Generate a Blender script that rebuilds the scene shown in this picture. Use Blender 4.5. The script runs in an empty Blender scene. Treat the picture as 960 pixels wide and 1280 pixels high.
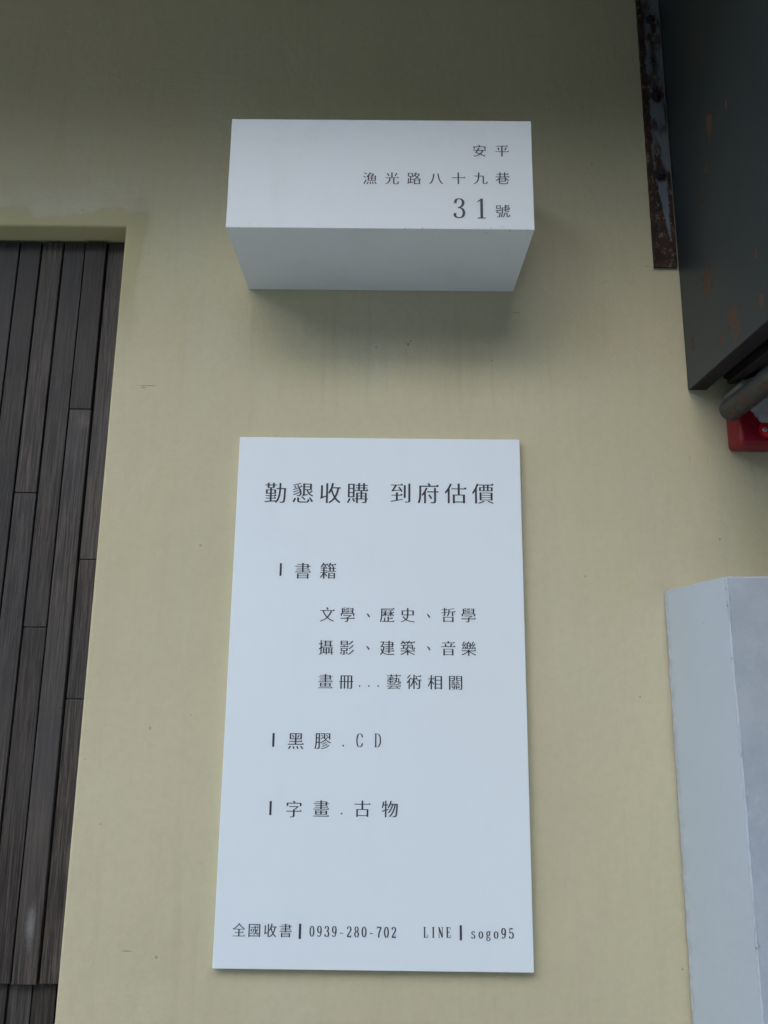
import bpy, bmesh, math, random
from mathutils import Vector, Matrix, noise
random.seed(7)
sc = bpy.context.scene
COL = sc.collection
R = math.radians

# ------------------------------------------------------------------ camera
cam_d = bpy.data.cameras.new('camera'); cam = bpy.data.objects.new('camera', cam_d); COL.objects.link(cam)
sc.camera = cam
F, PITCH, YAW, ROLL = 905.136, 0.19889, 0.00465, 0.01096
cam_d.sensor_fit = 'VERTICAL'; cam_d.sensor_height = 24.0; cam_d.sensor_width = 18.0
cam_d.lens = F / 1280 * 24.0
cam_d.clip_start = 0.02; cam_d.clip_end = 500
fw = Vector((-math.sin(YAW)*math.cos(PITCH), math.cos(YAW)*math.cos(PITCH), math.sin(PITCH)))
rt = Vector((math.cos(YAW), math.sin(YAW), 0)); up = rt.cross(fw)
rt2 = rt*math.cos(ROLL) + up*math.sin(ROLL); up2 = up*math.cos(ROLL) - rt*math.sin(ROLL)
M = Matrix((rt2, up2, -fw)).transposed().to_4x4(); M.translation = Vector((0, -1.05607, 1.5))
cam.matrix_world = M

# ------------------------------------------------------------------ light
SUN_EL, SUN_AZ = R(38), R(203)      # azimuth: clockwise from +Y, so the light comes from the street, left of the camera
world = bpy.data.worlds.new('World'); sc.world = world; world.use_nodes = True
wn = world.node_tree.nodes; wl = world.node_tree.links
sky = wn.new('ShaderNodeTexSky'); sky.sky_type = 'NISHITA'; sky.sun_disc = False
sky.sun_elevation = SUN_EL; sky.sun_rotation = SUN_AZ
sky.air_density = 1.0; sky.dust_density = 1.0; sky.ozone_density = 1.0
wl.new(sky.outputs[0], wn['Background'].inputs[0]); wn['Background'].inputs[1].default_value = 0.15
sl = bpy.data.lights.new('sun', 'SUN'); sl.energy = 0.5; sl.angle = R(60); sl.color = (1.0, 0.985, 0.95)
so = bpy.data.objects.new('sun', sl); COL.objects.link(so)
sd = Vector((math.sin(SUN_AZ)*math.cos(SUN_EL), math.cos(SUN_AZ)*math.cos(SUN_EL), math.sin(SUN_EL)))
so.rotation_euler = sd.to_track_quat('Z', 'Y').to_euler(); so.location = (-2, -3, 8)
sc.view_settings.view_transform = 'Standard'; sc.view_settings.look = 'None'
sc.view_settings.gamma = 1.0; sc.view_settings.use_curve_mapping = False
sc.view_settings.exposure = 1.72

# ------------------------------------------------------------------ helpers
def tag(o, label=None, cat=None, group=None, kind=None):
    if label: o['label'] = label
    if cat: o['category'] = cat
    if group: o['group'] = group
    if kind: o['kind'] = kind
    return o
def empty(name, loc, label, cat):
    o = bpy.data.objects.new(name, None); COL.objects.link(o); o.location = loc; o.empty_display_size = .1
    return tag(o, label, cat)
def obj(name, bm, mat, parent=None, smooth=False, origin=(0, 0, 0)):
    """link a bmesh given in world coordinates as one object whose origin is `origin`"""
    og = Vector(origin)
    bmesh.ops.translate(bm, vec=-og, verts=bm.verts)
    bmesh.ops.recalc_face_normals(bm, faces=bm.faces)
    me = bpy.data.meshes.new(name); bm.to_mesh(me); bm.free()
    if smooth:
        for p in me.polygons: p.use_smooth = True
    me.materials.append(mat)
    o = bpy.data.objects.new(name, me); COL.objects.link(o)
    if parent is not None:
        o.parent = parent; o.location = og - Vector(world_loc(parent))
    else: o.location = og
    return o
def world_loc(o):
    v = Vector(o.location)
    while o.parent: o = o.parent; v += Vector(o.location)
    return v
def box(bm, x0, x1, y0, y1, z0, z1, bev=0, seg=2):
    vs = [bm.verts.new((x, y, z)) for x in (x0, x1) for y in (y0, y1) for z in (z0, z1)]
    f = [(0,1,3,2), (4,6,7,5), (0,4,5,1), (2,3,7,6), (0,2,6,4), (1,5,7,3)]
    fs = [bm.faces.new([vs[i] for i in q]) for q in f]
    bmesh.ops.recalc_face_normals(bm, faces=fs)
    if bev:
        es = list({e for q in fs for e in q.edges})
        bmesh.ops.bevel(bm, geom=es, offset=bev, segments=seg, affect='EDGES', profile=.5)
def tube(bm, a, b, r, n=24, cap=True, bev=0):
    a = Vector(a); b = Vector(b); d = (b-a).normalized(); u = d.orthogonal().normalized(); w = d.cross(u)
    prof = [(0, r-bev), (bev, r)] if bev else [(0, r)]
    L = (b-a).length
    prof = prof + [(L - t, q) for t, q in reversed(prof)]
    rings = []
    for t, q in prof:
        rings.append([bm.verts.new(a + d*t + (u*math.cos(k*2*math.pi/n) + w*math.sin(k*2*math.pi/n))*q) for k in range(n)])
    for i in range(len(rings)-1):
        for k in range(n):
            bm.faces.new((rings[i][k], rings[i][(k+1) % n], rings[i+1][(k+1) % n], rings[i+1][k]))
    if cap: bm.faces.new(rings[0][::-1]); bm.faces.new(rings[-1])

# ------------------------------------------------------------------ node helper
class NT:
    def __init__(s, name):
        s.m = bpy.data.materials.new(name); s.m.use_nodes = True
        s.n = s.m.node_tree.nodes; s.l = s.m.node_tree.links
        s.b = s.n['Principled BSDF']
        s.pos = s.n.new('ShaderNodeNewGeometry').outputs['Position']
        s.obc = s.n.new('ShaderNodeTexCoord').outputs['Object']
    def link(s, a, b):
        if hasattr(a, 'is_output'): s.l.new(a, b)
        else:
            try: b.default_value = a
            except Exception: b.default_value = tuple(a) + (1,)
    def math(s, op, a, b=0.0, c=None, clamp=False):
        q = s.n.new('ShaderNodeMath'); q.operation = op; q.use_clamp = clamp
        s.link(a, q.inputs[0]); s.link(b, q.inputs[1])
        if c is not None: s.link(c, q.inputs[2])
        return q.outputs[0]
    def noise(s, scale, detail=4, rough=.55, vec=None, stretch=None, dist=0, off=None):
        v = vec or s.pos
        if stretch or off:
            mp = s.n.new('ShaderNodeMapping'); s.l.new(v, mp.inputs[0])
            if stretch: mp.inputs['Scale'].default_value = stretch
            if off is not None: s.link(off, mp.inputs['Location'])
            v = mp.outputs[0]
        q = s.n.new('ShaderNodeTexNoise'); q.inputs['Scale'].default_value = scale
        q.inputs['Detail'].default_value = detail; q.inputs['Roughness'].default_value = rough
        q.inputs['Distortion'].default_value = dist
        s.l.new(v, q.inputs['Vector']); return q.outputs['Fac']
    def voro(s, scale, vec=None, feature='F1', stretch=None):
        v = vec or s.pos
        if stretch:
            mp = s.n.new('ShaderNodeMapping'); s.l.new(v, mp.inputs[0]); mp.inputs['Scale'].default_value = stretch; v = mp.outputs[0]
        q = s.n.new('ShaderNodeTexVoronoi'); q.feature = feature; q.inputs['Scale'].default_value = scale
        s.l.new(v, q.inputs['Vector']); return q.outputs['Distance']
    def step(s, v, a, b):      # smooth 0..1 between a and b (a may be > b)
        q = s.n.new('ShaderNodeMapRange'); q.interpolation_type = 'SMOOTHSTEP'
        s.link(v, q.inputs[0])
        if a <= b: q.inputs[1].default_value, q.inputs[2].default_value, q.inputs[3].default_value, q.inputs[4].default_value = a, b, 0, 1
        else: q.inputs[1].default_value, q.inputs[2].default_value, q.inputs[3].default_value, q.inputs[4].default_value = b, a, 1, 0
        return q.outputs[0]
    def mix(s, f, a, b):
        q = s.n.new('ShaderNodeMix'); q.data_type = 'RGBA'
        s.link(f, q.inputs[0]); s.link(a, q.inputs[6]); s.link(b, q.inputs[7]); return q.outputs[2]
    def xyz(s, v=None):
        q = s.n.new('ShaderNodeSeparateXYZ'); s.l.new(v or s.pos, q.inputs[0]); return q.outputs
    def bump(s, h, strength, dist, prev=None):
        q = s.n.new('ShaderNodeBump'); q.inputs['Strength'].default_value = strength; q.inputs['Distance'].default_value = dist
        s.link(h, q.inputs['Height'])
        if prev is not None: s.l.new(prev, q.inputs['Normal'])
        return q.outputs[0]
    def blob(s, cx, cz, rx, rz, wob=.25, sc_=60, soft=.25):   # soft-edged mark on a wall plane at world x, z
        X = s.xyz()
        a = s.math('DIVIDE', s.math('SUBTRACT', X[0], cx), rx); b = s.math('DIVIDE', s.math('SUBTRACT', X[2], cz), rz)
        d = s.math('SQRT', s.math('ADD', s.math('MULTIPLY', a, a), s.math('MULTIPLY', b, b)))
        d = s.math('ADD', d, s.math('MULTIPLY', s.math('SUBTRACT', s.noise(sc_, 4, .65), .5), wob*4))
        return s.step(d, 1+soft, 1-soft)
    def done(s, col, rough=.6, normal=None, metal=0, spec=.5):
        s.link(col, s.b.inputs['Base Color']); s.link(rough, s.b.inputs['Roughness'])
        s.link(metal, s.b.inputs['Metallic']); s.b.inputs['Specular IOR Level'].default_value = spec
        if normal is not None: s.l.new(normal, s.b.inputs['Normal'])
        return s.m

# ------------------------------------------------------------------ materials
def m_stucco():
    t = NT('cream_stucco'); X = t.xyz()
    base = t.mix(t.step(t.noise(1.7, 3, .5), .35, .65), (.525, .487, .315), (.555, .515, .338))
    # patchy thin coats of paint and rain streaks
    base = t.mix(t.math('MULTIPLY', t.step(t.noise(3.2, 5, .6, stretch=(1.6, 1, .55), dist=.6), .5, .68), .35), base, (.55, .525, .40))
    strk = t.step(t.noise(9, 5, .6, stretch=(5, 1, .35)), .52, .74)
    base = t.mix(t.math('MULTIPLY', strk, .18), base, (.40, .36, .25))
    mot = t.math('MULTIPLY', t.step(t.noise(75, 5, .75), .40, .64), .20)
    base = t.mix(mot, base, (.43, .40, .27))
    # hand-painted band left round the door opening: its lower edge is yellower
    w = t.noise(9, 3, .5); w2 = t.noise(70, 4, .7)
    zz = t.math('SUBTRACT', X[2], t.math('MULTIPLY', t.math('SUBTRACT', w, .5), .11))
    zz = t.math('SUBTRACT', zz, t.math('MULTIPLY', t.math('SUBTRACT', w2, .5), .02))
    xx = t.math('SUBTRACT', X[0], t.math('MULTIPLY', t.math('SUBTRACT', w, .5), .06))
    xx = t.math('SUBTRACT', xx, t.math('MULTIPLY', t.math('SUBTRACT', w2, .5), .015))
    band = t.math('MULTIPLY', t.step(zz, 2.213, 2.198), t.step(xx, -.388, -.404))
    band = t.math('MULTIPLY', band, t.step(X[2], 1.95, 2.13))
    base = t.mix(t.math('MULTIPLY', band, .85), base, (.47, .435, .235))
    rim = t.math('MULTIPLY', t.math('MULTIPLY', band, t.math('SUBTRACT', 1.0, band)), 4.0)
    base = t.mix(t.math('MULTIPLY', rim, .16), base, (.26, .24, .15))
    pale = t.math('MULTIPLY', t.math('MULTIPLY', t.step(zz, 2.195, 2.225), t.step(zz, 2.30, 2.25)), t.step(X[0], -.36, -.46))
    pale = t.math('MULTIPLY', pale, t.step(t.noise(13, 4, .6, stretch=(.6, 1, 1)), .35, .6))
    base = t.mix(t.math('MULTIPLY', pale, .45), base, (.58, .57, .46))
    # grey smear of cement near the corner
    base = t.mix(t.math('MULTIPLY', t.blob(-.405, 2.205, .016, .035, .5, 60, .6), .22), base, (.33, .31, .19))
    # pits and specks
    sp = t.step(t.voro(24), .045, .02)
    sp = t.math('MULTIPLY', sp, t.step(t.noise(5, 2), .5, .56))
    base = t.mix(t.math('MULTIPLY', sp, .5), base, (.17, .15, .10))
    for (mx, mz, rx, rz, k) in [(-.372, 1.908, .012, .0007, .7), (-.378, 1.905, .004, .0012, .5), (.4555, 1.800, .0005, .007, .35), (.482, 1.796, .0005, .008, .3), (.345, 2.09, .006, .0006, .25),
            (-.34, 1.115, .006, .0010, .5), (-.30, 1.108, .0016, .0016, .6), (-.215, 2.08, .010, .0007, .35), (.20, 2.035, .006, .0009, .4), (-.275, 1.66, .0015, .002, .5), (.29, 1.62, .0016, .0016, .5),
            (.03, 1.98, .0016, .0022, .7), (-.02, 1.975, .0014, .0014, .6), (.16, 1.955, .0014, .0014, .5), (.412, 2.117, .007, .0007, .35), (.36, 1.45, .0015, .0015, .5), (-.33, 1.40, .0015, .002, .5)]:
        base = t.mix(t.math('MULTIPLY', t.blob(mx, mz, rx, rz, .35, 140, .4), k), base, (.16, .14, .09))
    # rain runs under the box sign
    run = t.math('MULTIPLY', t.step(t.noise(16, 5, .6, stretch=(3.2, 1, .12)), .5, .68), t.math('MULTIPLY', t.step(X[2], 2.07, 2.02), t.step(X[2], 1.84, 1.93)))
    run = t.math('MULTIPLY', run, t.step(t.math('ABSOLUTE', t.math('ADD', X[0], -.03)), .20, .12))
    base = t.mix(t.math('MULTIPLY', run, .30), base, (.42, .37, .26))
    # trowel and brush relief
    n = t.bump(t.noise(2.6, 3, .5), .5, .02)
    n = t.bump(t.noise(14, 4, .55, stretch=(1, 1, .45), dist=.5), .45, .006, n)
    scr = t.step(t.voro(7, feature='DISTANCE_TO_EDGE', stretch=(1.0, 1, 2.6)), .012, .0)
    scr = t.math('MULTIPLY', scr, t.step(t.noise(6.5, 3, .6), .58, .62))
    n = t.bump(scr, .15, .001, n)
    n = t.bump(t.noise(240, 4, .7), .38, .0014, n)
    ridg = t.noise(55, 3, .5, stretch=(.35, 1, 2.2), dist=.8)
    n = t.bump(t.math('MULTIPLY', ridg, t.math('MAXIMUM', t.step(t.noise(3.1, 2), .52, .62), t.math('MULTIPLY', t.step(X[0], -.36, -.41), t.step(X[2], 2.05, 1.95)))), .30, .0015, n)
    n = t.bump(t.noise(900, 2, .6), .25, .0005, n)
    n = t.bump(t.math('MULTIPLY', sp, -1), .6, .002, n)
    return t.done(base, .72, n, spec=.25)
def m_pvc(name, dirt, ca, cb):
    t = NT(name); X = t.xyz()
    base = t.mix(t.noise(5, 3), ca, cb)
    d = t.math('MULTIPLY', t.step(t.noise(11, 6, .7, dist=.4), .5, .75), dirt)
    base = t.mix(d, base, (.50, .55, .55))
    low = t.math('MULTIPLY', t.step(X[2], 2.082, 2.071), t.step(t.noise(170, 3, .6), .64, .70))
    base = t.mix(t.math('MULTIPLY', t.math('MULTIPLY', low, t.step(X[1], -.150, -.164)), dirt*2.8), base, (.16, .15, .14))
    smear = t.math('MULTIPLY', t.step(t.noise(4, 5, .65, stretch=(3, 3, .7), dist=.5), .5, .72), dirt*.8)
    base = t.mix(smear, base, (.52, .57, .56))
    sp = t.math('MULTIPLY', t.step(t.voro(90), .10, .04), t.step(t.noise(30, 2), .56, .62))
    base = t.mix(t.math('MULTIPLY', sp, dirt*.9), base, (.40, .39, .37))
    n = t.bump(t.noise(420, 3, .6), .12, .0005)
    return t.done(base, .42, n, spec=.35)
def m_ink():
    t = NT('charcoal_print'); return t.done(t.mix(t.noise(700, 2), (.018, .017, .030), (.034, .032, .048)), .5)
def m_wood():
    t = NT('weathered_dark_wood')
    oi = t.n.new('ShaderNodeObjectInfo'); rnd = oi.outputs['Random']
    off = t.n.new('ShaderNodeCombineXYZ'); t.l.new(t.math('MULTIPLY', rnd, 37.0), off.inputs[0]); t.l.new(t.math('MULTIPLY', rnd, 11.0), off.inputs[2])
    O = off.outputs[0]
    g1 = t.noise(22, 7, .72, stretch=(15, 1, .45), dist=.35, off=O)
    g2 = t.noise(75, 6, .78, stretch=(7, 1, .30), off=O)
    big = t.noise(5, 3, .6, stretch=(1.5, 1, .5), off=O)
    col = t.mix(t.step(g1, .38, .66), (.014, .012, .010), (.088, .073, .058))
    col = t.mix(t.math('MULTIPLY', t.step(g2, .50, .66), .75), col, (.010, .008, .008))
    col = t.mix(t.math('MULTIPLY', t.step(big, .42, .62), .55), col, (.066, .058, .051))
    cold = t.step(t.noise(3, 2, .5, off=O), .45, .62)
    col = t.mix(t.math('MULTIPLY', cold, .35), col, (.026, .031, .036))
    tone = t.math('ADD', .66, t.math('MULTIPLY', rnd, .75))
    hs = t.n.new('ShaderNodeHueSaturation'); t.l.new(col, hs.inputs['Color']); t.l.new(tone, hs.inputs['Value']); col = hs.outputs[0]
    # pale scuffs
    sc1 = t.math('MULTIPLY', t.blob(-.4885, 1.13, .0045, .020, .35, 160, .9), .45)
    sc2 = t.math('MULTIPLY', t.blob(-.482, 1.865, .007, .014, .5, 170, .5), .30)
    col = t.mix(sc1, col, (.30, .31, .30)); col = t.mix(sc2, col, (.16, .13, .12))
    # nail / knot specks
    sp = t.math('MULTIPLY', t.step(t.voro(34), .07, .03), t.step(t.noise(9, 2), .5, .58))
    col = t.mix(t.math('MULTIPLY', sp, .8), col, (.010, .008, .008))
    n = t.bump(g1, .35, .0015); n = t.bump(g2, .35, .0008, n)
    return t.done(col, t.math('ADD', .48, t.math('MULTIPLY', g1, .25)), n, spec=.4)
SPOTS = [(-.138, 2.263, .010, .024), (-.189, 2.251, .005, .009), (-.119, 2.203, .006, .008), (-.096, 2.166, .006, .005), (-.0955, 2.040, .015, .022), (-.227, 2.002, .005, .008), (-.229, 1.939, .006, .010), (-.154, 1.955, .013, .015), (-.165, 1.930, .010, .014), (-.118, 1.936, .010, .009), (-.030, 1.971, .005, .011),
  (-.078, 1.8500, .010, .006), (-.112, 1.852, .013, .007), (-.160, 1.853, .012, .004)]
def m_steel():
    t = NT('dark_painted_steel')
    col = t.mix(t.noise(5, 4, .6), (.019, .027, .031), (.028, .038, .044))
    col = t.mix(t.math('MULTIPLY', t.step(t.noise(130, 3, .6), .55, .75), .25), col, (.06, .07, .08))
    st = t.noise(1, 5, .6, stretch=(22, 22, 9), dist=.5)
    rust = t.step(st, .72, .76); halo = t.step(st, .62, .74)
    X = t.xyz(); wob = t.math('MULTIPLY', t.math('SUBTRACT', t.noise(60, 6, .75), .5), 3.6)
    for (cy, cz, ry, rz) in SPOTS:
        a = t.math('DIVIDE', t.math('SUBTRACT', X[1], cy), ry); b = t.math('DIVIDE', t.math('SUBTRACT', X[2], cz), rz)
        d = t.math('ADD', t.math('SQRT', t.math('ADD', t.math('MULTIPLY', a, a), t.math('MULTIPLY', b, b))), wob)
        rust = t.math('MAXIMUM', rust, t.step(d, 1.0, .75)); halo = t.math('MAXIMUM', halo, t.step(d, 1.8, .8))
    col = t.mix(t.math('MULTIPLY', halo, .35), col, (.05, .028, .018))
    col = t.mix(t.math('MULTIPLY', rust, .62), col, t.mix(t.noise(60, 3), (.080, .034, .014), (.115, .055, .024)))
    n = t.bump(t.noise(3, 2), .3, .01); n = t.bump(t.noise(260, 3, .6), .2, .0006, n); n = t.bump(rust, .5, .0006, n)
    return t.done(col, t.math('ADD', .42, t.math('MULTIPLY', rust, .4)), n, spec=.5)
def m_rust():
    t = NT('rusty_steel_with_old_paint'); X = t.xyz()
    n1 = t.noise(28, 6, .7, dist=.6)
    col = t.mix(t.step(n1, .35, .6), (.013, .009, .008), (.050, .027, .019))
    col = t.mix(t.step(t.noise(120, 5, .75, stretch=(1, 1, .6)), .54, .62), col, (.16, .13, .095))
    # old grey-blue paint left in tongues down the middle of the strip
    cx = t.math('ADD', .4405, t.math('MULTIPLY', t.math('SUBTRACT', 2.2765, X[2]), .075))
    dx = t.math('ABSOLUTE', t.math('SUBTRACT', X[0], cx))
    wdt = t.math('MULTIPLY', t.math('SUBTRACT', X[2], 2.160), .085)                      # tongue of paint below the lower bolt
    wdt = t.math('ADD', wdt, t.math('MULTIPLY', t.math('SUBTRACT', t.noise(70, 4, .7), .5), .008))
    low = t.math('MULTIPLY', t.step(t.math('SUBTRACT', dx, wdt), .001, -.001), t.step(X[2], 2.282, 2.274))
    mid = t.math('MULTIPLY', t.step(X[2], 2.278, 2.290), t.step(t.math('ADD', X[0], t.math('MULTIPLY', t.math('SUBTRACT', t.noise(45, 5, .7), .5), .030)), .429, .433))
    mid = t.math('MULTIPLY', mid, t.step(t.noise(14, 5, .6, stretch=(2, 1, .6)), .62, .50))
    paint = t.math('MAXIMUM', low, mid)
    b1 = t.math('MULTIPLY', t.blob(.4405, 2.2765, .010, .013, .3, 80), 1.0)
    b1 = t.math('MAXIMUM', b1, t.blob(.4435, 2.425, .009, .013, .3, 80))
    paint = t.math('MULTIPLY', paint, t.math('SUBTRACT', 1.0, b1))
    col = t.mix(t.math('MULTIPLY', paint, .9), col, (.15, .18, .20))
    col = t.mix(t.math('MULTIPLY', b1, .7), col, (.03, .016, .014))
    n = t.bump(n1, .6, .002); n = t.bump(t.noise(220, 4, .7), .5, .001, n); n = t.bump(paint, .5, .0008, n)
    return t.done(col, .8, n, spec=.3)
def m_pillar():
    t = NT('bluish_white_painted_cement'); X = t.xyz()
    col = t.mix(t.noise(6, 5, .6), (.48, .54, .585), (.52, .58, .62))
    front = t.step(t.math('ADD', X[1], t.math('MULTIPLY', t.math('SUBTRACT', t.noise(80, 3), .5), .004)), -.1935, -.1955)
    front_shade = t.mix(t.step(t.noise(16, 7, .75), .35, .65), (.36, .41, .45), (.42, .465, .50))
    col = t.mix(front, col, front_shade)  # front face darkened in the colour, standing in for light from the left
    # bare chips along the arrises
    e1 = t.math('ADD', t.math('ABSOLUTE', t.math('SUBTRACT', X[1], -.196)), t.math('ABSOLUTE', t.math('SUBTRACT', X[0], .403)))
    chip = t.math('MULTIPLY', t.step(e1, .006, .002), t.step(t.noise(75, 5, .75), .60, .68))
    col = t.mix(t.math('MULTIPLY', chip, .7), col, (.22, .21, .20))
    sp = t.math('MULTIPLY', t.step(t.voro(38), .06, .03), t.step(t.noise(8, 2), .52, .6))
    col = t.mix(t.math('MULTIPLY', sp, .6), col, (.2, .2, .2))
    edge = t.math('MULTIPLY', t.step(X[1], -.022, -.004), t.step(t.noise(60, 4, .7), .42, .60))
    col = t.mix(t.math('MULTIPLY', edge, .5), col, (.34, .34, .33))
    n = t.bump(t.noise(9, 4, .6), .18, .005); n = t.bump(t.noise(150, 5, .7), .3, .001, n)
    n = t.bump(t.math('MULTIPLY', chip, -1), .8, .002, n)
    return t.done(col, .7, n, spec=.25)
def m_plain(name, c, rough=.6, var=.15, sc_=20, metal=0, bump=.2, spec=.4):
    t = NT(name); a = tuple(v*(1-var) for v in c); b = tuple(min(1, v*(1+var)) for v in c)
    nn = t.noise(sc_, 5, .6)
    return t.done(t.mix(nn, a, b), rough, t.bump(t.noise(sc_*8, 3, .6), bump, .001), metal, spec)
STUCCO, BOXW, SHEETW, INK, WOOD = m_stucco(), m_pvc('white_sign_box_face', .22, (.65, .705, .705), (.67, .725, .725)), m_pvc('white_sign_board_face', .05, (.74, .825, .85), (.76, .84, .865)), m_ink(), m_wood()
STEEL, RUST, PILLAR = m_steel(), m_rust(), m_pillar()
DARK = m_plain('near_black_steel', (.016, .012, .014), .7)  # near-black steel for bolts, flange, rail and inner housing
BACKW = m_plain('dark_backing_board', (.02, .018, .018), .8)
RED = m_plain('glossy_red_plastic', (.20, .003, .012), .33, .06, 30, spec=.35, bump=.05)
REDB = m_plain('bright_red_plastic', (.62, .008, .018), .2, .04, 30, spec=.6, bump=.05)
SCREW = m_plain('dull_zinc', (.42, .40, .37), .45, .2, 90, metal=.6)
FOAM = m_plain('pale_grey_plaster', (.26, .27, .255), .85, .18, 50, bump=.6)
ASPH = m_plain('worn_concrete_paving', (.56, .50, .43), .85, .2, 3, bump=.5)
OPPW = m_plain('grey_render', (.13, .115, .09), .85, .2, 1.5, bump=.4)

# ------------------------------------------------------------------ ground and the other side of the lane
bm = bmesh.new(); box(bm, -60, 60, -60, 60, -.3, 0)
tag(obj('ground', bm, ASPH), kind='structure')
bm = bmesh.new()
hx = -16.0
for w, h, dy in ((5.2, 4.8, .3), (3.1, 3.5, 0), (2.6, 4.4, .5), (1.9, 3.5, .1), (2.4, 5.2, .2), (1.7, 4.0, 0), (2.9, 5.4, .4), (3.6, 4.6, .1), (2.8, 5.9, .3), (5.0, 5.0, 0)):
    box(bm, hx, hx+w-.01, -9, -5-dy, 0, h)
    box(bm, hx-.05, hx+w-.07, -9.1, -4.85-dy, h+.001, h+.15)
    hx += w
tag(obj('lane_building', bm, OPPW), kind='structure')

# ------------------------------------------------------------------ the cream building
DX, DZ = -.428, 2.180          # right edge and top of the door opening
EAVE = 2.665
bld = empty('cream_building', (0, 0, 0), 'cream painted stucco building wall carrying both white signs', 'building')
bm = bmesh.new()
def wgrid(xs, zs, skip):
    V = {}
    def v(x, z): return V.setdefault((x, z), bm.verts.new((x, 0, z)))
    for i in range(len(xs)-1):
        for j in range(len(zs)-1):
            if skip(xs[i], zs[j]): continue
            bm.faces.new((v(xs[i], zs[j]), v(xs[i+1], zs[j]), v(xs[i+1], zs[j+1]), v(xs[i], zs[j+1])))
wgrid([-5, -1.33, DX, 5], [0, DZ, 3.6], lambda x, z: x == -1.33 and z == 0)
be = [e for e in bm.edges if len(e.link_faces) == 1 and all(-1.34 < v.co.x < DX+.01 and v.co.z < DZ+.01 for v in e.verts)
      and not all(v.co.z == 0 for v in e.verts)]
r = bmesh.ops.extrude_edge_only(bm, edges=be)
bmesh.ops.translate(bm, vec=(0, .14, 0), verts=[g for g in r['geom'] if isinstance(g, bmesh.types.BMVert)])
bmesh.ops.bevel(bm, geom=be, offset=.004, segments=3, affect='EDGES', profile=.5)
obj('wall', bm, STUCCO, bld)
bm = bmesh.new(); box(bm, -5, 5, -.72, -.001, EAVE, EAVE+.14, .004); obj('eave', bm, STUCCO, bld)
bm = bmesh.new(); box(bm, -5, 5, .15, 3.5, .01, 3.6); obj('building_core', bm, OPPW, bld)

# door of dark planks: three levels (building > wooden_door > plank)
DY = .0406
bm = bmesh.new(); box(bm, -1.329, DX-.001, .060, .138, .02, DZ-.002)
door = obj('wooden_door', bm, BACKW, bld, origin=(-.88, .06, .02)); door['label'] = 'dark weathered wooden plank door recessed in the opening'
edges = [-1.318, -1.272, -1.234, -1.196, -1.158, -1.121, -1.083, -1.045, -1.008, -.970, -.932, -.894, -.857, -.819, -.7815, -.744, -.7065, -.669, -.6335, -.6170, -.5805, -.5445, -.5080, -.4712, -.4290]
del edges[18]
joints = {  # index from the right: z of the butt joints
 0: [1.6428, 1.4357], 1: [1.8829], 2: [1.5396], 3: [1.7458], 4: [], 5: [1.40]}
def plank(x0, x1, z0, z1, y0, yb=.0595):
    bm = bmesh.new(); lean = random.uniform(-.0004, .0004)
    box(bm, x0, x1, y0, yb, z0, z1, .0011, 2)
    for v in bm.verts: v.co.x += lean*(v.co.z-1.6)*2
    return obj('plank', bm, WOOD, door, origin=((x0+x1)/2, y0, z0))
N = len(edges)-1
for k in range(N):
    i = N-1-k
    x0, x1 = edges[i], edges[i+1]
    js = joints.get(k, [random.uniform(1.2, 2.1)] if random.random() < .7 else [])
    zs = [1.0570] + sorted(js) + [DZ-.0035]
    yk = {0: .0432, 1: .0395, 2: .0415, 3: .0405, 4: .0410}.get(k, DY+random.uniform(-.0015, .0015))
    for a, b in zip(zs[:-1], zs[1:]):
        plank(x0+.0008, x1-(.0018 if k else .0002), a+(.0005 if a > 1.06 else 0), b-.0005, yk+random.uniform(-.0006, .0006))
# lower, recessed tier
x = -.4290; first = True
while x > -1.31:
    w = .0215 if first else .0336
    plank(x-w+.0010, x-.0010, .03, 1.075, .0545+random.uniform(-.001, .001), .0598)
    x -= w; first = False

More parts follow.
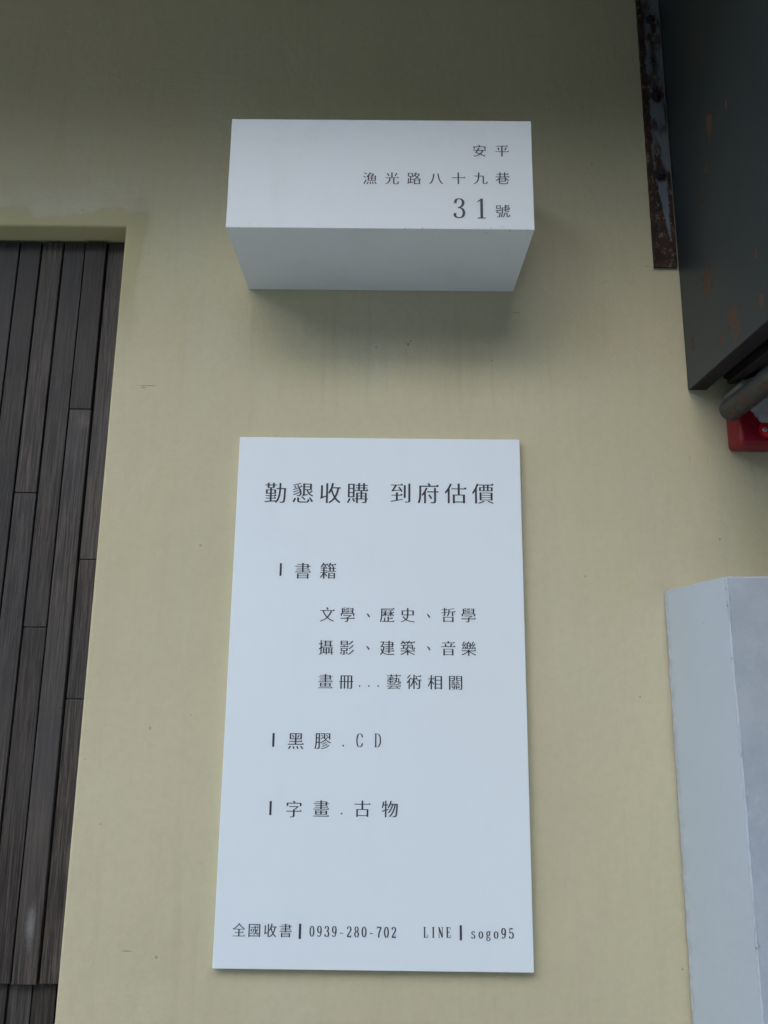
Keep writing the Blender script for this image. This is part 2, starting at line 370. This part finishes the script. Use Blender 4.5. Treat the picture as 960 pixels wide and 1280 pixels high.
# ------------------------------------------------------------------ lettering
GL = {}
def cjk_outline(ch):
    """outlines of one character, drawn with thin horizontals, full verticals and stroke-end triangles"""
    if ch in GL: return GL[ch]
    c = bpy.data.curves.new('glyph', 'FONT'); c.body = ch; c.size = 1
    o = bpy.data.objects.new('glyph', c); COL.objects.link(o)
    dg = bpy.context.evaluated_depsgraph_get(); cu = o.evaluated_get(dg).to_curve(dg)
    loops = []
    for s in cu.splines:
        P = s.bezier_points; pts = []
        for i, p in enumerate(P):
            q = P[(i+1) % len(P)]
            a, b, c1, d = p.co.xy, p.handle_right.xy, q.handle_left.xy, q.co.xy
            L = (d-a).length
            if L < 1e-6: continue
            dev = abs((b-a).cross(d-a))/L + abs((c1-a).cross(d-a))/L
            n = 1 if dev < .002 else max(2, min(8, int(L/.05)+2))
            for k in range(n):
                t = k/n
                pts.append(a*(1-t)**3 + b*3*t*(1-t)**2 + c1*3*t*t*(1-t) + d*t**3)
        out = []
        for v in pts:
            if not out or (v-out[-1]).length > 1e-4: out.append(v)
        if len(out) > 2: loops.append(out)
    npt = sum(len(l) for l in loops)
    COL.objects.unlink(o); bpy.data.objects.remove(o); bpy.data.curves.remove(c)
    def area(l): return sum(l[i].cross(l[(i+1) % len(l)]) for i in range(len(l)))/2
    big = max(loops, key=lambda l: abs(area(l)))
    sgn = 1 if area(big) > 0 else -1      # outer loops' winding: interior on the left when positive
    dense = npt >= 90 or len(loops) >= 6
    ky = .0100 if dense else .0165; kx = -.006 if dense else -.008
    def supp(n): return kx*n.x*n.x + ky*n.y*n.y
    res = []; tris = []
    for l in loops:
        m = len(l); new = []
        nor = []
        for i in range(m):
            e = (l[(i+1) % m]-l[i]).normalized(); nor.append(Vector((e.y, -e.x))*sgn)
        for i in range(m):
            n1, n2 = nor[i-1], nor[i]; det = n1.x*n2.y-n1.y*n2.x
            if abs(det) < .25:
                n = (n1+n2).normalized(); new.append(l[i]-n*supp(n))
            else:
                s1, s2 = -supp(n1), -supp(n2)
                new.append(l[i]+Vector(((s1*n2.y-s2*n1.y)/det, (n1.x*s2-n2.x*s1)/det)))
        # triangles on the right ends of horizontal strokes
        fin = []
        for i in range(m):
            a, b = new[i], new[(i+1) % m]; fin.append(a)
            e = b-a; n = nor[i]
            if .006 < abs(e.y) < .09 and n.x > .95:
                pe, ne = new[i]-new[i-1], new[(i+2) % m]-b
                if abs(pe.x) > .13 and abs(ne.x) > .13 and abs(pe.y) < .02 and abs(ne.y) < .02 and pe.x*ne.x < 0:
                    topv = b if b.y > a.y else a
                    tri = [Vector((topv.x+.004, topv.y+.002)), Vector((topv.x-.040, topv.y+.056)), Vector((topv.x-.105, topv.y))]
                    tris.append([tri[0], tri[1], tri[2], tri[2]-Vector((0, .004)), tri[0]-Vector((0, .004))])
        res.append(fin)
    GL[ch] = (res, tris); return GL[ch]

def catmull(P, closed=False, n=7):
    out = []; m = len(P)
    rng = range(m if closed else m-1)
    g = lambda i: Vector(P[i % m]) if closed else Vector(P[max(0, min(m-1, i))])
    for i in rng:
        p0, p1, p2, p3 = g(i-1), g(i), g(i+1), g(i+2)
        for k in range(n):
            t = k/n
            out.append(.5*((2*p1)+(p2-p0)*t+(2*p0-5*p1+4*p2-p3)*t*t+(3*p1-p0-3*p2+p3)*t**3))
    if not closed: out.append(Vector(P[-1]))
    return out
def ell(cx, cy, rx, ry): return [(cx+rx*math.cos(a*math.pi/12), cy+ry*math.sin(a*math.pi/12)) for a in range(24)]
A, B_ = .062, .019     # half widths of the stems and of the hairlines, in cap heights
LAT = {   # (points, closed, smooth[, a, b])
 '0': [(ell(.27, .5, .185, .47), 1, 0)],
 '1': [([(.28, 0), (.28, .99)], 0, 0), ([(.27, .96), (.12, .83)], 0, 0, .03, .022), ([(.12, .015), (.44, .015)], 0, 0)],
 '2': [([(.10, .76), (.14, .91), (.27, .98), (.40, .90), (.44, .74), (.38, .55), (.22, .30), (.09, .05)], 0, 1), ([(.08, .05), (.46, .05)], 0, 0, .04, .045), ([(.45, .04), (.48, .22)], 0, 0, .02, .02), ([(.115, .74), (.115, .79)], 0, 0, .055, .03)],
 '3': [([(.10, .80), (.15, .93), (.27, .98), (.39, .90), (.42, .76), (.36, .60), (.22, .53)], 0, 1), ([(.22, .53), (.38, .47), (.45, .28), (.40, .09), (.26, .02), (.12, .08), (.08, .22)], 0, 1),
       ([(.115, .76), (.115, .82)], 0, 0, .055, .03), ([(.10, .18), (.10, .25)], 0, 0, .06, .03)],
 '5': [([(.13, .95), (.43, .95)], 0, 0, .03, .05), ([(.125, .97), (.115, .50)], 0, 0, .022, .02), ([(.115, .50), (.20, .58), (.30, .60), (.42, .49), (.455, .30), (.40, .10), (.26, .02), (.13, .07), (.08, .19)], 0, 1), ([(.10, .16), (.10, .22)], 0, 0, .055, .03)],
 '7': [([(.08, .95), (.47, .95)], 0, 0, .03, .045), ([(.08, .97), (.07, .76)], 0, 0, .02, .02), ([(.47, .92), (.34, .58), (.26, .30), (.25, .0)], 0, 1)],
 '8': [(ell(.27, .75, .145, .225), 1, 0, .052, .02), (ell(.27, .27, .18, .25), 1, 0)],
 '9': [(ell(.265, .67, .175, .305), 1, 0), ([(.44, .68), (.43, .38), (.36, .12), (.24, .02), (.11, .08)], 0, 1, .05, .02), ([(.12, .08), (.12, .16)], 0, 0, .05, .03)],
 '-': [([(.08, .36), (.42, .36)], 0, 0, .02, .028)],
 'C': [([(.47, .72), (.42, .90), (.30, .98), (.16, .88), (.10, .5), (.16, .12), (.30, .02), (.42, .10), (.48, .28)], 0, 1), ([(.475, .68), (.475, .98)], 0, 0, .016, .02)],
 'D': [([(.16, 0), (.16, 1)], 0, 0), ([(.05, .985), (.24, .985)], 0, 0), ([(.05, .015), (.24, .015)], 0, 0), ([(.22, .98), (.36, .93), (.46, .72), (.47, .5), (.46, .28), (.36, .07), (.22, .02)], 0, 1)],
 'L': [([(.16, 0), (.16, 1)], 0, 0), ([(.05, .985), (.29, .985)], 0, 0), ([(.05, .015), (.48, .015)], 0, 0), ([(.475, .01), (.49, .28)], 0, 0, .02, .02)],
 'I': [([(.27, 0), (.27, 1)], 0, 0), ([(.14, .985), (.40, .985)], 0, 0), ([(.14, .015), (.40, .015)], 0, 0)],
 'N': [([(.13, 0), (.13, .98)], 0, 0, .022, .02), ([(.10, .97), (.47, .03)], 0, 0, .07, .02), ([(.48, .02), (.48, 1)], 0, 0, .022, .02), ([(.03, .985), (.16, .985)], 0, 0), ([(.05, .015), (.22, .015)], 0, 0), ([(.39, .985), (.56, .985)], 0, 0)],
 'E': [([(.16, 0), (.16, 1)], 0, 0), ([(.05, .985), (.46, .985)], 0, 0), ([(.05, .015), (.48, .015)], 0, 0), ([(.2, .51), (.36, .51)], 0, 0), ([(.36, .42), (.36, .60)], 0, 0, .02, .02), ([(.46, .98), (.47, .76)], 0, 0, .02, .02), ([(.475, .01), (.49, .26)], 0, 0, .02, .02)],
 's': [([(.40, .55), (.35, .64), (.27, .67), (.17, .63), (.14, .53), (.19, .43), (.30, .35), (.40, .26), (.41, .13), (.34, .03), (.25, .01), (.15, .05), (.11, .16)], 0, 1, .05, .02)],
 'o': [(ell(.27, .34, .17, .32), 1, 0, .055, .02)],
 'g': [(ell(.25, .45, .14, .21), 1, 0, .052, .02), ([(.17, .27), (.12, .20), (.14, .13), (.24, .10), (.36, .07), (.42, -.03), (.39, -.16), (.26, -.22), (.12, -.17), (.09, -.08), (.17, .08)], 0, 1, .04, .022), ([(.34, .60), (.42, .68), (.48, .66)], 0, 1, .03, .02)],
}
LW = .54
def lettering(parent, Y, em, items, cap=None, wide=1.0, bold=0.0):
    """one printed line: items are (character, x, z) with x, z the centre of the character on the sign's face"""
    for ch, cx, cz in items:
        if ch == '|':
            b1 = bmesh.new(); h = cap/2; w = cap*.078
            b1.faces.new([b1.verts.new((cx+i*w, Y-.00035, cz+j*h)) for i, j in ((-1, -1), (1, -1), (1, 1), (-1, 1))])
            obj('printed_bar', b1, INK, parent, origin=(cx, Y, cz))
    items = [i for i in items if i[0] != '|']
    if not items: return
    bm = bmesh.new()
    y = Y-.00035
    cu = bpy.data.curves.new('line', 'CURVE'); cu.dimensions = '2D'; cu.fill_mode = 'BOTH'
    dz = 0
    def quad_strip(L, Rr, closed):
        nonlocal dz; dz += 1; yy = y-.00001*dz
        vl = [bm.verts.new((p.x, yy, p.y)) for p in L]; vr = [bm.verts.new((p.x, yy, p.y)) for p in Rr]
        m = len(vl)
        for i in range(m if closed else m-1):
            j = (i+1) % m; bm.faces.new((vl[i], vl[j], vr[j], vr[i]))
    def stroke(P, closed, a, b, H, ox, oz):
        L, Rr = [], []; m = len(P)
        for i in range(m):
            p = Vector(P[i])
            q0 = Vector(P[i-1]) if (i or closed) else p; q1 = Vector(P[(i+1) % m]) if (i < m-1 or closed) else p
            e = (q1-q0).normalized(); n = Vector((-e.y, e.x)); h = math.sqrt((a*n.x)**2+(b*n.y)**2)
            L.append(Vector((ox, oz))+(p+n*h)*H); Rr.append(Vector((ox, oz))+(p-n*h)*H)
        quad_strip(L, Rr, closed)
    for ch, cx, cz in items:
        if ch == '.': stroke([(-.042, 0), (.042, 0)], 0, .03, .045, em, cx, cz); continue
        if ch == '、':
            L = [Vector((-.085, .125)), Vector((.02, .055)), Vector((.105, -.055)), Vector((.115, -.12))]
            Rr = [Vector((-.10, .10)), Vector((-.04, .0)), Vector((.025, -.10)), Vector((.07, -.145))]
            quad_strip([Vector((cx, cz))+p*em for p in L], [Vector((cx, cz))+p*em for p in Rr], False); continue
        if ch in LAT:
            for s in LAT[ch]:
                P, closed, sm = s[:3]; a, b = s[3:5] if len(s) > 3 else (A, B_)
                if sm: P = catmull(P)
                P = [((p[0]-LW/2)*wide, p[1]) for p in P]; a += bold; b += bold*.6
                stroke(P, closed, a, b, cap, cx, cz-.5*cap)
            continue
        loops, tris = cjk_outline(ch)
        for q in tris:
            dz += 1; bm.faces.new([bm.verts.new(((v.x-.5)*em+cx, y-.0001-.000003*dz, (v.y-.38)*em+cz)) for v in q])
        for l in loops:
            s = cu.splines.new('POLY'); s.points.add(len(l)-1); s.use_cyclic_u = True
            for p, v in zip(s.points, l): p.co = ((v.x-.5)*em+cx, (v.y-.38)*em+cz, 0, 1)
    if cu.splines:
        o = bpy.data.objects.new('line', cu); COL.objects.link(o)
        dg = bpy.context.evaluated_depsgraph_get()
        me = bpy.data.meshes.new_from_object(o.evaluated_get(dg), depsgraph=dg)
        b2 = bmesh.new(); b2.from_mesh(me)
        for v in b2.verts: v.co = (v.co.x, y, v.co.y)
        b2.to_mesh(me); b2.free(); bm.from_mesh(me); bpy.data.meshes.remove(me)
        bpy.data.objects.remove(o)
    bpy.data.curves.remove(cu)
    og = (sum(i[1] for i in items)/len(items), Y, items[0][2])
    return obj('lettering', bm, INK, parent, origin=og)

# ------------------------------------------------------------------ the house number box
hb = empty('house_number_box', (-.0138, 0, 2.0705), 'white block box sign with small lane address and number 31 on its front', 'house sign')
bm = bmesh.new(); box(bm, -.2234, .1959, -.1697, -.0005, 2.0705, 2.2393, .0009, 2)
obj('sign_case', bm, BOXW, hb, origin=(-.0138, 0, 2.0705))
B = -.1697
lettering(hb, B, .0204, [('安', 0.1229, 2.1911), ('平', 0.154, 2.1914)])
lettering(hb, B, .0204, [('漁', -0.0286, 2.1469), ('光', 0.0018, 2.1472), ('路', 0.0322, 2.1474), ('八', 0.0626, 2.1477), ('十', 0.093, 2.148), ('九', 0.1234, 2.1483), ('巷', 0.1538, 2.1485)])
lettering(hb, B, .0212, [('3', 0.0941, 2.1022), ('1', 0.1241, 2.1022), ('號', 0.153, 2.0983)], cap=.0300, wide=1.14)

# ------------------------------------------------------------------ the tall sign board
sb = empty('sign_board', (-.0127, 0, 1.0998), 'tall white rectangular sign board listing books and records, below the box sign', 'sign')
bm = bmesh.new(); box(bm, -.2227, .1973, -.0120, -.0005, 1.0998, 1.8233, .0007, 2)
obj('sign_panel', bm, SHEETW, sb, origin=(-.0127, 0, 1.0998))
S = -.0120
lettering(sb, S, .0337, [('勤', -0.1655, 1.7378), ('懇', -0.1251, 1.7381), ('收', -0.0847, 1.7384), ('購', -0.0443, 1.7387), ('到', 0.0196, 1.7392), ('府', 0.0601, 1.7393), ('估', 0.1007, 1.7395), ('價', 0.1412, 1.7397)])
lettering(sb, S, .0253, [('|', -0.1535, 1.624), ('書', -0.1214, 1.6225), ('籍', -0.0847, 1.6229)], cap=.0185)
lettering(sb, S, .0225, [('文', -0.0845, 1.5602), ('學', -0.0554, 1.5602), ('、', -0.0259, 1.5597), ('歷', 0.0012, 1.5602), ('史', 0.0306, 1.5605), ('、', 0.0601, 1.56), ('哲', 0.0886, 1.5611), ('學', 0.1175, 1.5612)])
lettering(sb, S, .0223, [('攝', -0.085, 1.5138), ('影', -0.0554, 1.5139), ('、', -0.0258, 1.5141), ('建', 0.0017, 1.5141), ('築', 0.0308, 1.5142), ('、', 0.0603, 1.5145), ('音', 0.0883, 1.5144), ('樂', 0.1172, 1.5142)])
lettering(sb, S, .0220, [('畫', -0.0846, 1.467), ('冊', -0.0553, 1.4669), ('.', -0.0365, 1.4611), ('.', -0.0235, 1.4612), ('.', -0.0103, 1.4613), ('藝', 0.0115, 1.4676), ('術', 0.0401, 1.4676), ('相', 0.0696, 1.4673), ('關', 0.0982, 1.4672)])
lettering(sb, S, .0242, [('|', -0.1544, 1.3873), ('黑', -0.1235, 1.3864), ('膠', -0.0859, 1.3868), ('.', -0.0577, 1.3807), ('C', -0.0354, 1.388), ('D', -0.0106, 1.3882)], cap=.0182, wide=1.12, bold=-.012)
lettering(sb, S, .0236, [('|', -0.1547, 1.2985), ('字', -0.1228, 1.2975), ('畫', -0.0859, 1.2984), ('.', -0.0579, 1.2925), ('古', -0.0299, 1.299), ('物', 0.0076, 1.299)], cap=.0180)
lettering(sb, S, .0181, [('全', -0.1899, 1.1466), ('國', -0.1696, 1.1466), ('收', -0.1487, 1.1466), ('書', -0.1285, 1.1467)])
lettering(sb, S, .0181, [('|', -0.1095, 1.1459), ('|', 0.1023, 1.1466)], cap=.0183)
lettering(sb, S, .0135, [(c, -0.0937+.0098*i, 1.1462) for i, c in enumerate('0939-280-702')], cap=.0131)
lettering(sb, S, .0129, [('L', 0.056, 1.1466), ('I', 0.066, 1.1467), ('N', 0.0755, 1.1468), ('E', 0.0858, 1.1469)], cap=.0126, bold=.004)
lettering(sb, S, .0129, [('s', 0.1186, 1.1462), ('o', 0.1286, 1.1463), ('g', 0.1386, 1.1464), ('o', 0.1486, 1.1465), ('9', 0.1586, 1.1466), ('5', 0.1686, 1.1467)], cap=.0126, bold=.01, wide=1.05)

# ------------------------------------------------------------------ pillar with hand-plastered edges
bm = bmesh.new()
x0, x1, y0, y1, z0, z1 = .403, .78, -.196, -.0028, 0.0, 1.600
nx, ny, nz = 18, 12, 150
def lerp(a, b, t): return a+(b-a)*t
def sheet(fn, n, m):
    V = [[bm.verts.new(fn(i/n, j/m)) for j in range(m+1)] for i in range(n+1)]
    for i in range(n):
        for j in range(m): bm.faces.new((V[i][j], V[i+1][j], V[i+1][j+1], V[i][j+1]))
sheet(lambda a, b: (x0, lerp(y1, y0, a), lerp(z0, z1, b)), ny, nz)
sheet(lambda a, b: (lerp(x0, x1, a), y0, lerp(z0, z1, b)), nx, nz)
sheet(lambda a, b: (x1, lerp(y0, y1, a), lerp(z0, z1, b)), ny, nz)
sheet(lambda a, b: (lerp(x0, x1, a), lerp(y0, y1, b), z1), nx, ny)
bmesh.ops.remove_doubles(bm, verts=bm.verts, dist=1e-5)
ce = [e for e in bm.edges if (all(abs(v.co.z-z1) < 1e-5 for v in e.verts) or all(abs(v.co.y-y0) < 1e-5 and min(abs(v.co.x-x0), abs(v.co.x-x1)) < 1e-5 for v in e.verts))
      and len(e.link_faces) == 2 and e.link_faces[0].normal.dot(e.link_faces[1].normal) < .9]
bmesh.ops.recalc_face_normals(bm, faces=bm.faces)
bmesh.ops.bevel(bm, geom=ce, offset=.0022, segments=2, affect='EDGES')
for v in bm.verts:
    p = v.co.copy()
    k = noise.noise(p*9)*.0008 + noise.noise(p*45)*.0004
    w = 1 if p.y < -.01 else .6
    v.co.x += (k if p.x < .41 else 0)*w - (.0016*noise.noise(Vector((1, 4, p.z*45)))*.8 if p.y > -.02 else 0)
    v.co.y += noise.noise(p*9+Vector((5, 5, 5)))*.0016*(p.y < -.1); v.co.z += noise.noise(p*30+Vector((9, 2, 3)))*.0012*(p.z > 1.58)
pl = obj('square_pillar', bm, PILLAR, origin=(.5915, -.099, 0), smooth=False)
tag(pl, 'bluish white painted cement pillar standing against the wall at lower right', 'pillar')

# ------------------------------------------------------------------ rusty strip on the wall
st = empty('rusty_metal_strip', (.44, 0, 2.113), 'rusty flat steel strip with flaking pale paint, fixed beside the dark cabinet', 'metal strip')
bm = bmesh.new(); nseg = 90
xa, xb, za, zb, yf = .4205, .4570, 2.1135, 2.656, -.0055
V = []
for j in range(nseg+1):
    z = lerp(za, zb, j/nseg); row = []
    for i in range(7):
        x = lerp(xa, xb, i/6)
        dx = (noise.noise(Vector((0, i, z*70)))*.0006) if i in (0, 6) else 0
        row.append(bm.verts.new((x+dx, yf+noise.noise(Vector((x*60, 0, z*45)))*.0008, z)))
    V.append(row)
for j in range(nseg):
    for i in range(6): bm.faces.new((V[j][i], V[j][i+1], V[j+1][i+1], V[j+1][i]))
be = [e for e in bm.edges if len(e.link_faces) == 1]
r = bmesh.ops.extrude_edge_only(bm, edges=be)
for g in r['geom']:
    if isinstance(g, bmesh.types.BMVert): g.co.y = -.0004
obj('strip_plate', bm, RUST, st, origin=(.4388, 0, za))
for z in (2.2765, 2.425, 2.575):
    bm = bmesh.new(); tube(bm, (.4405, -.0045, z), (.4405, -.0105, z), .0078, 6, bev=.0012)
    tube(bm, (.4405, -.0100, z), (.4405, -.0135, z), .0042, 12, bev=.0008)
    obj('bolt', bm, DARK, st, origin=(.4405, -.005, z))

# ------------------------------------------------------------------ steel cabinet high on the wall
cb = empty('steel_cabinet', (.70, 0, 1.908), 'dark grey green steel cabinet with rust spots jutting from the wall', 'metal cabinet')
cx0, cx1, cy0, cy1, cz0, cz1 = .4600, 1.50, -.80, -.0015, 1.908, 2.640  # reach and width beyond the view extended to shade the wall
bm = bmesh.new(); box(bm, cx0, cx0+.0022, cy0, cy1, cz0, cz1, .0007, 2)
obj('side_panel', bm, STEEL, cb, origin=(cx0, cy1, cz0))
bm = bmesh.new(); box(bm, cx0+.0024, cx0+.028, cy0+.003, cy1, cz0+.0004, cz0+.0026, .0006, 1)
box(bm, cx0+.0262, cx0+.028, cy0+.003, cy1, cz0+.0028, cz0+.016)
obj('bottom_flange', bm, DARK, cb, origin=(cx0, cy1, cz0))
bm = bmesh.new(); box(bm, cx0+.0024, cx1, cy0, cy0+.0022, cz0, cz1, .0006, 1)
obj('front_panel', bm, STEEL, cb, origin=(cx0, cy0, cz0))
bm = bmesh.new(); box(bm, cx1-.0022, cx1, cy0+.0024, cy1, cz0, cz1)
obj('far_side_panel', bm, STEEL, cb, origin=(cx1, cy1, cz0))
bm = bmesh.new(); box(bm, cx0+.0024, cx1-.0024, cy0+.0024, cy1, cz1-.003, cz1-.0005)
obj('top_panel', bm, STEEL, cb, origin=(cx0, cy1, cz1))
bm = bmesh.new(); box(bm, .5130, 1.47, -.76, -.004, 1.9240, 2.50, .004, 2)
obj('inner_housing', bm, DARK, cb, origin=(.73, -.2, 1.924))
bm = bmesh.new(); box(bm, .5105, .5255, -.77, -.022, 1.9105, 1.9235, .001, 1)
obj('lower_rail', bm, DARK, cb, origin=(.52, -.2, 1.91))

# ------------------------------------------------------------------ pipe
bm = bmesh.new(); a = Vector((.4965, -.048, 1.8575)); d = Vector((0.0120, -.265, .0170)).normalized()
tube(bm, a, a+d*.72, .0165, 40, bev=.005)
pp = obj('steel_pipe', bm, STEEL, origin=a, smooth=True)
tag(pp, 'grey steel pipe end with rust patches, sticking out under the dark cabinet', 'pipe')

# ragged lump of plaster behind the pipe
bm = bmesh.new()
prof = [(.5165, 1.9030), (.5140, 1.8960), (.5125, 1.8880), (.5135, 1.880), (.5260, 1.8700), (.5310, 1.8590), (.5340, 1.8560), (.5362, 1.8500), (.5378, 1.8512), (.5392, 1.8462), (.5440, 1.8418),
        (.5490, 1.8402), (.5560, 1.8425), (.5660, 1.8405), (.5760, 1.8440), (.590, 1.8480), (.598, 1.862), (.600, 1.885), (.590, 1.905), (.560, 1.913), (.535, 1.911)]
c = Vector((.560, 1.877)); ring0 = []; ring1 = []; ring2 = []; pr = []
for i in range(len(prof)):
    p, q = Vector(prof[i]), Vector(prof[(i+1) % len(prof)])
    for k in range(4):
        v = p.lerp(q, k/4); v += Vector((noise.noise(Vector((v.x*400, v.y*400, 0))), noise.noise(Vector((v.x*400, v.y*400, 5)))))*.0012; pr.append(v)
rr = []
for y, s in ((-.0005, 1.0), (-.050, 1.0), (-.0535, .97), (-.056, .80), (-.0575, .5)):
    rr.append([bm.verts.new((c.x+(v.x-c.x)*s, y+noise.noise(Vector((v.x*90, v.y*90, s*7)))*.0015*(s < 1), c.y+(v.y-c.y)*s)) for v in pr])
for i in range(len(rr)-1):
    for k in range(len(pr)): bm.faces.new((rr[i][k], rr[i][(k+1) % len(pr)], rr[i+1][(k+1) % len(pr)], rr[i+1][k]))
cv = bm.verts.new((c.x, -.058, c.y))
for k in range(len(pr)): bm.faces.new((rr[-1][k], rr[-1][(k+1) % len(pr)], cv))
lm = obj('plaster_lump', bm, FOAM, origin=(.555, 0, 1.84), smooth=True)
tag(lm, 'ragged pale grey lump of plaster between the pipe and the red box', 'plaster')

# red box
rb = empty('red_alarm_box', (.56, 0, 1.802), 'glossy red plastic box with a small grey screw, below the pipe', 'alarm box')
bm = bmesh.new(); box(bm, .5120, .64, -.046, -.0005, 1.8090, 1.8850, .008, 4)
obj('case', bm, RED, rb, smooth=True, origin=(.56, 0, 1.80))
bm = bmesh.new(); tube(bm, (.5500, -.0455, 1.8300), (.5500, -.0505, 1.8300), .0125, 32, bev=.003)
obj('raised_boss', bm, REDB, rb, smooth=True, origin=(.544, -.045, 1.8300))
bm = bmesh.new(); tube(bm, (.5450, -.0502, 1.8300), (.5450, -.0525, 1.8300), .0036, 16, bev=.0008)
obj('screw', bm, SCREW, rb, origin=(.5450, -.05, 1.8300))
